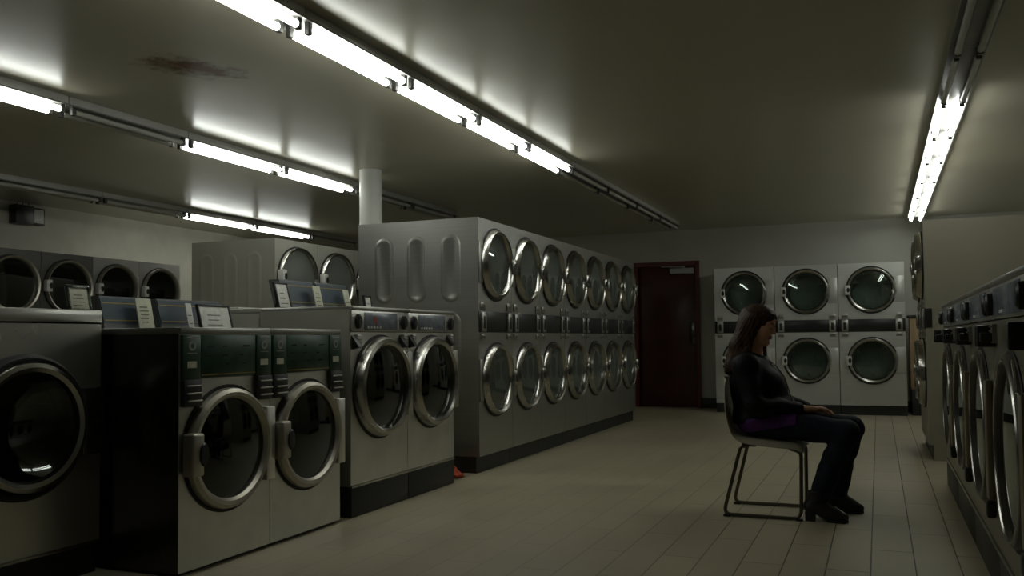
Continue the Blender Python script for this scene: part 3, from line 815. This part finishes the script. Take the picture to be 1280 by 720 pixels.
# ------------------------------------------------------------------ person (implicit surfaces meshed by surface nets)
class Field:
    def __init__(s, lo, hi, h):
        s.h = h; s.lo = np.array(lo, np.float32)
        s.n = np.ceil((np.array(hi) - np.array(lo)) / h).astype(int) + 1
        s.D = np.full(s.n, .06, np.float32)
    def sub(s, lo, hi):
        a = np.clip(np.floor((np.array(lo) - s.lo) / s.h).astype(int), 0, s.n); b = np.clip(np.ceil((np.array(hi) - s.lo) / s.h).astype(int) + 1, 0, s.n)
        sl = tuple(slice(int(i), int(j)) for i, j in zip(a, b))
        ax = [s.lo[i] + s.h * np.arange(sl[i].start, sl[i].stop, dtype=np.float32) for i in range(3)]
        return sl, ax[0][:, None, None], ax[1][None, :, None], ax[2][None, None, :]
    def mix(s, sl, d, k, cut=False):
        o = s.D[sl]
        if cut:
            d = -d
            hh = np.clip(.5 - .5 * (o - d) / k, 0, 1); s.D[sl] = o * (1 - hh) + d * hh + k * hh * (1 - hh)
        else:
            hh = np.clip(.5 + .5 * (o - d) / k, 0, 1); s.D[sl] = o * (1 - hh) + d * hh - k * hh * (1 - hh)
    def cone(s, a, b, ra, rb, k=.015, cut=False, sq=None):
        a = np.array(a, float); b = np.array(b, float); m = max(ra, rb) + .065
        sl, X, Y, Z = s.sub(np.minimum(a, b) - m, np.maximum(a, b) + m)
        ab = b - a; L = ab @ ab + 1e-12
        t = np.clip(((X - a[0]) * ab[0] + (Y - a[1]) * ab[1] + (Z - a[2]) * ab[2]) / L, 0, 1)
        d = np.sqrt((X - a[0] - t * ab[0]) ** 2 + (Y - a[1] - t * ab[1]) ** 2 + (Z - a[2] - t * ab[2]) ** 2) - (ra + (rb - ra) * t)
        s.mix(sl, d.astype(np.float32), k, cut)
    def ell(s, c, r, k=.015, R=None, cut=False):
        c = np.array(c, float); r = np.array(r, float); m = r.max() + .065
        sl, X, Y, Z = s.sub(c - m, c + m)
        p = [X - c[0], Y - c[1], Z - c[2]]
        if R is not None: p = [sum(R[j][i] * p[j] for j in range(3)) for i in range(3)]   # R columns = local axes
        k0 = np.sqrt(sum((p[i] / r[i]) ** 2 for i in range(3))); k1 = np.sqrt(sum((p[i] / r[i] ** 2) ** 2 for i in range(3))) + 1e-9
        s.mix(sl, (k0 * (k0 - 1) / k1).astype(np.float32), k, cut)
    def coords(s):
        return [(s.lo[i] + s.h * np.arange(s.n[i], dtype=np.float32)).reshape([-1 if j == i else 1 for j in range(3)]) for i in range(3)]
    def keep(s, d):       # intersect with half space field d<0
        s.D = np.maximum(s.D, d.astype(np.float32))
    def mesh(s, name, m, parent, smooth=1):
        D = s.D; ins = D < 0
        n = np.array(D.shape) - 1
        cnt = np.zeros(n, np.int8)
        c8 = [(i, j, k) for i in (0, 1) for j in (0, 1) for k in (0, 1)]
        for c in c8: cnt += ins[c[0]:c[0] + n[0], c[1]:c[1] + n[1], c[2]:c[2] + n[2]]
        idx = np.argwhere((cnt > 0) & (cnt < 8))
        vid = np.full(n, -1, np.int64); vid[tuple(idx.T)] = np.arange(len(idx))
        acc = np.zeros((len(idx), 3)); num = np.zeros((len(idx), 1))
        for a in c8:
            for ax in range(3):
                if a[ax]: continue
                b = list(a); b[ax] = 1
                da = D[tuple((idx + np.array(a)).T)]; db = D[tuple((idx + np.array(b)).T)]
                cr = (da < 0) != (db < 0)
                t = np.where(cr, da / np.where(cr, da - db, 1), 0)
                p = np.array(a, float)[None, :].repeat(len(idx), 0); p[:, ax] += t
                acc += p * cr[:, None]; num += cr[:, None]
        V = (idx + acc / num) * s.h + s.lo
        F = []
        for ax in range(3):
            o1, o2 = [(1, 2), (2, 0), (0, 1)][ax]
            sh = list(D.shape); sh[ax] -= 1
            a = ins[tuple(slice(0, sh[i]) for i in range(3))]
            sl = [slice(0, sh[i]) for i in range(3)]; sl[ax] = slice(1, D.shape[ax]); b = ins[tuple(sl)]
            E = np.argwhere(a != b); E = E[(E[:, o1] > 0) & (E[:, o2] > 0) & (E[:, o1] < n[o1]) & (E[:, o2] < n[o2])]
            flip = a[tuple(E.T)]
            q = []
            for d1, d2 in ((0, 0), (1, 0), (1, 1), (0, 1)):
                e = E.copy(); e[:, o1] -= d1; e[:, o2] -= d2; q.append(vid[tuple(e.T)])
            q = np.stack(q, 1); q[~flip] = q[~flip][:, ::-1]
            F.append(q)
        F = np.concatenate(F)
        me = bpy.data.meshes.new(name); me.from_pydata(V.tolist(), [], F.tolist())
        me.polygons.foreach_set('use_smooth', np.ones(len(F), bool)); me.materials.append(m); me.update()
        o = bpy.data.objects.new(name, me); COL.objects.link(o)
        if parent is not None: o.parent = parent
        if smooth:
            md = o.modifiers.new('smooth', 'SMOOTH'); md.factor = .5; md.iterations = smooth
        return o

# joints (world coordinates; she faces +X, her right side -Y towards the camera)
def P(x, y, z): return np.array([x, CY + y, z])
hipR, hipL = P(-.675, -.085, .548), P(-.675, .085, .548)
kneR, kneL = P(-.180, -.135, .490), P(-.160, .105, .500)
ankR, ankL = P(-.338, -.165, .115), P(-.245, .125, .115)
shR, shL = P(-.720, -.170, .868), P(-.700, .170, .868)
elR, elL = P(-.665, -.215, .640), P(-.585, .220, .655)
wrR, wrL = P(-.435, -.105, .617), P(-.410, .075, .607)

hp, hy = math.radians(14), math.radians(-12)         # head pitch down / turned a little to the camera
fwd = np.array([math.cos(hp) * math.cos(hy), math.cos(hp) * math.sin(hy), -math.sin(hp)])
lft = np.array([-math.sin(hy), math.cos(hy), 0]); upv = np.cross(fwd, lft)
HR = np.stack([fwd, lft, upv], 1)
HC = P(-.655, .005, 1.110)
def HP(x, y, z): return HC + HR @ (np.array([x, y, z]) * .97)

def legs(F, g, k=.03, thigh_end=1.):
    for h_, kn, an in ((hipR, kneR, ankR), (hipL, kneL, ankL)):
        F.cone(h_, kn, .088 + g, .062 + g, k)
        F.cone(kn, kn + (an - kn) * .35, .058 + g, .056 + g, k)
        calf = kn + (an - kn) * .35 + np.array([-.014, 0, 0])
        F.cone(calf, an, .052 + g, .037 + g, k)
def torso(F, g, k=.05):
    F.ell(P(-.675, 0, .558), (.116 + g, .170 + g, .098 + g), k)
    F.ell(P(-.685, 0, .66), (.115 + g, .150 + g, .15 + g), k)
    F.ell(P(-.70, 0, .79), (.108 + g, .158 + g, .14 + g), k)
    for y in (-.07, .07): F.ell(P(-.612, y, .775), (.062 + g, .07 + g, .065 + g), .03)
def arms(F, g, k=.03, end=1.):
    for s_, e_, w_ in ((shR, elR, wrR), (shL, elL, wrL)):
        F.cone(s_, e_, .056 + g, .042 + g, k)
        F.cone(e_, e_ + (w_ - e_) * end, .042 + g, .028 + g, k)

body = Field(P(-.90, -.33, -.01), P(-.04, .33, 1.25), .004)
torso(body, -.012); legs(body, -.010); arms(body, -.010)
body.cone(P(-.70, 0, .885), HP(-.022, 0, -.06), .062, .050, .03)
for s_ in (shR, shL): body.cone(P(-.71, 0, .90), s_, .05, .045, .04)
for an, tx in ((ankR, P(-.235, -.172, .03)), (ankL, P(-.150, .145, .03))):
    body.cone(an, tx, .035, .020, .02)
# head
body.ell(HP(-.012, 0, .022), (.094, .074, .084), .02, HR)
body.ell(HP(.030, 0, -.035), (.052, .056, .072), .03, HR)
for y in (-1, 1):
    body.cone(HP(-.008, y * .052, -.050), HP(.056, y * .014, -.100), .016, .013, .025)
    body.ell(HP(.050, y * .034, -.032), (.024, .022, .024), .025, HR)
    body.cone(HP(.077, y * .010, .018), HP(.066, y * .046, .018), .009, .008, .014)
body.ell(HP(.066, 0, -.100), (.017, .018, .015), .018, HR)
body.ell(HP(.052, 0, .042), (.030, .050, .034), .03, HR)
body.cone(HP(.082, 0, .012), HP(.103, 0, -.030), .0065, .0095, .010)
for y in (-1, 1): body.ell(HP(.090, y * .011, -.034), (.010, .007, .007), .007, HR)
for y in (-1, 1):
    body.ell(HP(.092, y * .031, .001), (.016, .018, .012), .012, HR, cut=True)
    body.ell(HP(.072, y * .031, .000), (.0135, .0145, .0125), .005, HR)
    body.ell(HP(-.008, y * .074, -.012), (.017, .008, .030), .006, HR)
body.ell(HP(.080, 0, -.058), (.011, .021, .0055), .006, HR); body.ell(HP(.078, 0, -.070), (.011, .017, .0065), .006, HR)
body.cone(HP(.094, -.016, -.0638), HP(.094, .016, -.0638), .0016, .0016, .003, cut=True)

def hand(F, w, d, side, up, z_tip, spread):
    """palm + four fingers + thumb; d: pointing direction, side: towards the little finger, lying palm down"""
    d = np.array(d, float); d /= np.linalg.norm(d); side = np.array(side, float); side -= d * (side @ d); side /= np.linalg.norm(side)
    up = np.array([0, 0, 1.])
    kn = w + d * .085
    for q, l in ((-.027, .0), (-.009, .004), (.009, .0), (.025, -.006)):
        F.cone(w + side * q * .6, kn + side * q + d * l, .017, .0125, .012)
    for i, (q, l) in enumerate(((-.028, .070), (-.0095, .078), (.009, .073), (.026, .058))):
        a = kn + side * q + d * (.0, .004, 0, -.006)[i]
        dirs = d + side * q * spread
        p1 = a + dirs * l * .45 + up * .004
        p2 = p1 + dirs * l * .32 - up * .007
        p3 = p2 + dirs * l * .24 - up * .013
        F.cone(a, p1, .0098, .0088, .004); F.cone(p1, p2, .0088, .0080, .003); F.cone(p2, p3, .0080, .0068, .003)
    t0 = w + d * .022 - side * .022; t1 = t0 + d * .034 - side * .020 - up * .002; t2 = t1 + d * .030 - side * .004 - up * .006
    F.cone(t0, t1, .014, .0105, .010); F.cone(t1, t2, .0105, .0085, .004)
# left hand flat on the thighs, right hand laid over it
hand(body, wrL + np.array([.01, -.01, -.002]), (.90, -.44, -.02), (.3, .95, 0), None, 0, 3)
hand(body, wrR + np.array([.01, .008, .006]), (.90, .40, -.02), (.3, -.95, 0), None, 0, 3)
pers = body.mesh('person', M['skin'], None, 1)
tag(pers, 'woman in a black jacket sitting sideways on a chair, looking down', 'person')

def fold(F, amp, seed, fx=1.):
    X, Y, Z = F.coords(); r = np.random.RandomState(seed)
    d = 0
    for _ in range(5):
        a, b, c, p = r.uniform(-38, 38), r.uniform(-30, 30), r.uniform(-55, 55), r.uniform(0, 6)
        d = d + np.sin(a * X * fx + b * Y + c * Z + p)
    F.D = F.D + (amp * d / 2.2).astype(np.float32)

# jeans
F = Field(P(-.86, -.30, .03), P(-.05, .30, .66), .005)
F.ell(P(-.675, 0, .558), (.118, .172, .100), .04); legs(F, .007)
for kn, an in ((kneR, ankR), (kneL, ankL)): F.cone(kn + (an - kn) * .6, an, .054, .050, .03)
fold(F, .0028, 3)
X, Y, Z = F.coords(); F.keep(.085 - Z + 0 * X); F.keep(Z - .62)
F.mesh('jeans', M['jeans'], pers, 2)
# shirt hem
hem = lambda X: .512 + (X + .80) * .20
F = Field(P(-.87, -.30, .36), P(-.38, .30, .75), .005)
torso(F, .012); F.ell(P(-.60, 0, .60), (.15, .17, .10), .05)
for h_, kn in ((hipR, kneR), (hipL, kneL)): F.cone(h_, h_ + (kn - h_) * .45, .100, .090, .03)
fold(F, .002, 5)
X, Y, Z = F.coords(); F.keep(hem(X) - .050 - Z + 0 * Y); F.keep(Z - hem(X) - .03 + 0 * Y); F.keep(X + .44 + 0 * Y + 0 * Z)
F.mesh('shirt', M['shirt'], pers, 2)
# jacket
F = Field(P(-.90, -.36, .44), P(-.36, .36, 1.02), .005)
torso(F, .020); F.ell(P(-.635, 0, .690), (.135, .160, .125), .05)
F.ell(P(-.60, 0, .61), (.15, .165, .08), .05)
arms(F, .015, end=.97)
for s_ in (shR, shL): F.cone(P(-.72, 0, .895), s_, .062, .064, .04)
for w_, e_ in ((wrR, elR), (wrL, elL)): F.cone(w_ + (e_ - w_) * .1, w_ + (e_ - w_) * .02, .042, .040, .008)
for a in np.linspace(-2.6, 2.6, 15):      # stand collar
    b = a + .36
    F.cone(P(-.695 - .068 * math.cos(a), .075 * math.sin(a), .945 - .03 * (a / 2.6) ** 2), P(-.695 - .068 * math.cos(b), .075 * math.sin(b), .945 - .03 * (b / 2.6) ** 2), .015, .015, .012)
fold(F, .0045, 11)
X, Y, Z = F.coords(); F.keep(hem(X) - Z + .01 * np.sin(30 * X) + 0 * Y)
F.D = np.maximum(F.D, -(np.sqrt((X + .672) ** 2 + (Y - CY) ** 2 + 0 * Z) - .052 - (np.maximum(Z - .93, 0) * .3)) - np.where(Z > .90, 0, 1)).astype(np.float32)
jk = F.mesh('jacket', M['jacket'], pers, 2)
bm = NB()
tube(bm, [P(-.608, -.012, .905), P(-.560, -.014, .86), P(-.517, -.014, .80), P(-.493, -.012, .72), P(-.474, -.010, .65)], .0035, seg=6)
obj('zip', bm, M['tube_leg'], jk)
# boots
for an, hx, bx, tx, nm in ((ankR, P(-.372, -.168, .078), P(-.262, -.172, .042), P(-.200, -.174, .030), 'boot'), (ankL, P(-.285, .122, .078), P(-.180, .138, .042), P(-.125, .146, .030), 'boot')):
    F = Field(np.minimum(hx, tx) - np.array([.08, .08, .09]), np.maximum(hx, tx) + np.array([.08, .08, .14]), .004)
    F.cone(an + np.array([-.004, 0, .06]), an + np.array([-.006, 0, -.01]), .050, .046, .01)
    F.cone(an, hx, .044, .040, .02); F.cone(hx, bx, .038, .035, .02); F.cone(bx, tx, .036, .024, .02)
    F.cone(an + np.array([0, 0, -.02]), bx, .040, .034, .03)
    X, Y, Z = F.coords()
    top = np.maximum(Z - (an[2] + .055), .012 + np.clip((bx[0] - .02 - X) * .42, 0, .045) - Z)
    F.keep(top + 0 * X + 0 * Y)
    bt = F.mesh(nm, M['boot'], pers, 1)
    bm = NB()
    box(bm, hx[0] - .034, hx[0] + .022, hx[1] - .028, hx[1] + .028, 0, .058, bev=.006)
    so = [(hx[0] + .02, .056), (bx[0] - .02, .014), (tx[0], .012), (tx[0] + .022, .016)]
    w_ = [.026, .038, .03, .012]
    b = bmesh.new(); A = []
    for (x, z), ww in zip(so, w_):
        A.append([b.verts.new((x, hx[1] + (x - hx[0]) * (tx[1] - hx[1]) / (tx[0] - hx[0]) + s * ww, z - dz)) for s in (-1, 1) for dz in (0, .012)])
    for U_, V_ in zip(A, A[1:]):
        for i, j in ((0, 1), (1, 3), (3, 2), (2, 0)): b.faces.new((U_[i], U_[j], V_[j], V_[i]))
    for U_ in (A[0], A[-1]): b.faces.new((U_[0], U_[1], U_[3], U_[2]))
    merge(bm, b)
    obj('sole', bm, M['rubber'], bt)
# hair
F = Field(P(-.94, -.22, .74), P(-.52, .22, 1.26), .004)
F.ell(HP(-.022, 0, .030), (.103, .086, .090), .02, HR)
F.ell(HP(.004, 0, .050), (.090, .074, .062), .02, HR)
F.ell(HP(-.050, 0, -.01), (.075, .090, .095), .03, HR)
for y in np.linspace(-.078, .078, 9):
    e = 1 - .25 * (y / .078) ** 2
    F.cone(HP(-.062, y * .95, -.01), P(-.772, y * 1.1, .985), .040 * e, .042 * e, .035)
    F.cone(P(-.772, y * 1.1, .985), P(-.812, y * 1.25, .87), .042 * e, .034 * e, .035)
    F.cone(P(-.812, y * 1.25, .87), P(-.838, y * 1.25, .826 + .010 * abs(math.sin(y * 55))), .034 * e, .012, .025)
# side curtains over the ears and locks framing the face
for sg in (-1, 1):
    for q in (0, 1, 2):
        F.cone(HP(.004 - .022 * q, sg * .072, .045), HP(-.010 - .026 * q, sg * .080, -.060), .020, .022, .025)
        F.cone(HP(-.010 - .026 * q, sg * .080, -.060), P(-.715 - .028 * q, sg * .100, .945 - .01 * q), .022, .022, .025)
        F.cone(P(-.715 - .028 * q, sg * .100, .945 - .01 * q), P(-.755 - .025 * q, sg * .115, .865 - .01 * q), .022, .012, .02)
F.cone(HP(.015, .070, -.06), P(-.632, .070, .915), .018, .009, .02)
# open the face
F.ell(HP(.088, 0, -.048), (.078, .064, .098), .012, HR, cut=True)
F.ell(HP(.098, 0, .004), (.040, .052, .036), .012, HR, cut=True)
X, Y, Z = F.coords()
u = .94 * X - .34 * Z
F.D = F.D + (.0010 * np.sin(300 * u + 240 * (np.abs(Y - CY)) + 1.2 * np.sin(9 * Z))).astype(np.float32)
F.mesh('hair', M['hair'], pers, 1)
# brows, lashes, lips
for y, nm in ((-1, 'eyebrow'), (1, 'eyebrow')):
    bm = NB(); tube(bm, [HP(.0905, y * .012, .0200), HP(.0890, y * .024, .0250), HP(.0835, y * .037, .0260), HP(.0735, y * .049, .021)], [.0028, .0034, .0030, .0015], seg=6); obj(nm, bm, M['lash'], pers)
    bm = NB(); tube(bm, [HP(.081, y * .019, -.0055), HP(.0865, y * .027, -.008), HP(.085, y * .036, -.008), HP(.077, y * .045, -.005)], [.001, .0018, .0020, .0010], seg=6); obj('eyelash', bm, M['lash'], pers)
bm = NB()
tube(bm, [HP(.082, -.019, -.0605), HP(.0905, -.008, -.0580), HP(.0925, 0, -.0590), HP(.0905, .008, -.0580), HP(.082, .019, -.0605)], [.001, .0038, .0036, .0038, .001], seg=8)
tube(bm, [HP(.082, -.018, -.0665), HP(.0885, -.008, -.0700), HP(.0895, 0, -.0705), HP(.0885, .008, -.0700), HP(.082, .018, -.0665)], [.001, .0042, .0046, .0042, .001], seg=8)
obj('lips', bm, M['lip'], pers)

# ------------------------------------------------------------------ camera, world, view
cam = bpy.data.cameras.new('camera'); co = bpy.data.objects.new('camera', cam); COL.objects.link(co)
yaw, pit, rol, f, cyp = .3941, .041, -.0101, 1099.5, 380
Fv = Vector((-math.sin(yaw) * math.cos(pit), math.cos(yaw) * math.cos(pit), math.sin(pit)))
R0 = Vector((math.cos(yaw), math.sin(yaw), 0)); U0 = R0.cross(Fv)
Rv = R0 * math.cos(rol) + U0 * math.sin(rol); Uv = -R0 * math.sin(rol) + U0 * math.cos(rol)
mw = Matrix((Rv, Uv, -Fv)).transposed().to_4x4(); mw.translation = Vector((0, 0, 1.0315))
co.matrix_world = mw
cam.sensor_width = 36; cam.lens = 36 * f / 1280; cam.shift_y = (cyp - 360) / 1280
cam.clip_start = .05; cam.clip_end = 60
SC.camera = co

w = bpy.data.worlds.new('night'); SC.world = w; w.use_nodes = True
w.node_tree.nodes['Background'].inputs[0].default_value = (0, 0, 0, 1)
w.node_tree.nodes['Background'].inputs[1].default_value = 0
vs = SC.view_settings
SC.display_settings.display_device = 'sRGB'
vs.view_transform = 'Standard'; vs.look = 'None'; vs.exposure = -0.6; vs.gamma = 1; vs.use_curve_mapping = False
SC.cycles.max_bounces = 8; SC.cycles.diffuse_bounces = 4; SC.cycles.glossy_bounces = 4; SC.cycles.transparent_max_bounces = 12
SC.cycles.caustics_reflective = True; SC.cycles.sample_clamp_indirect = 6
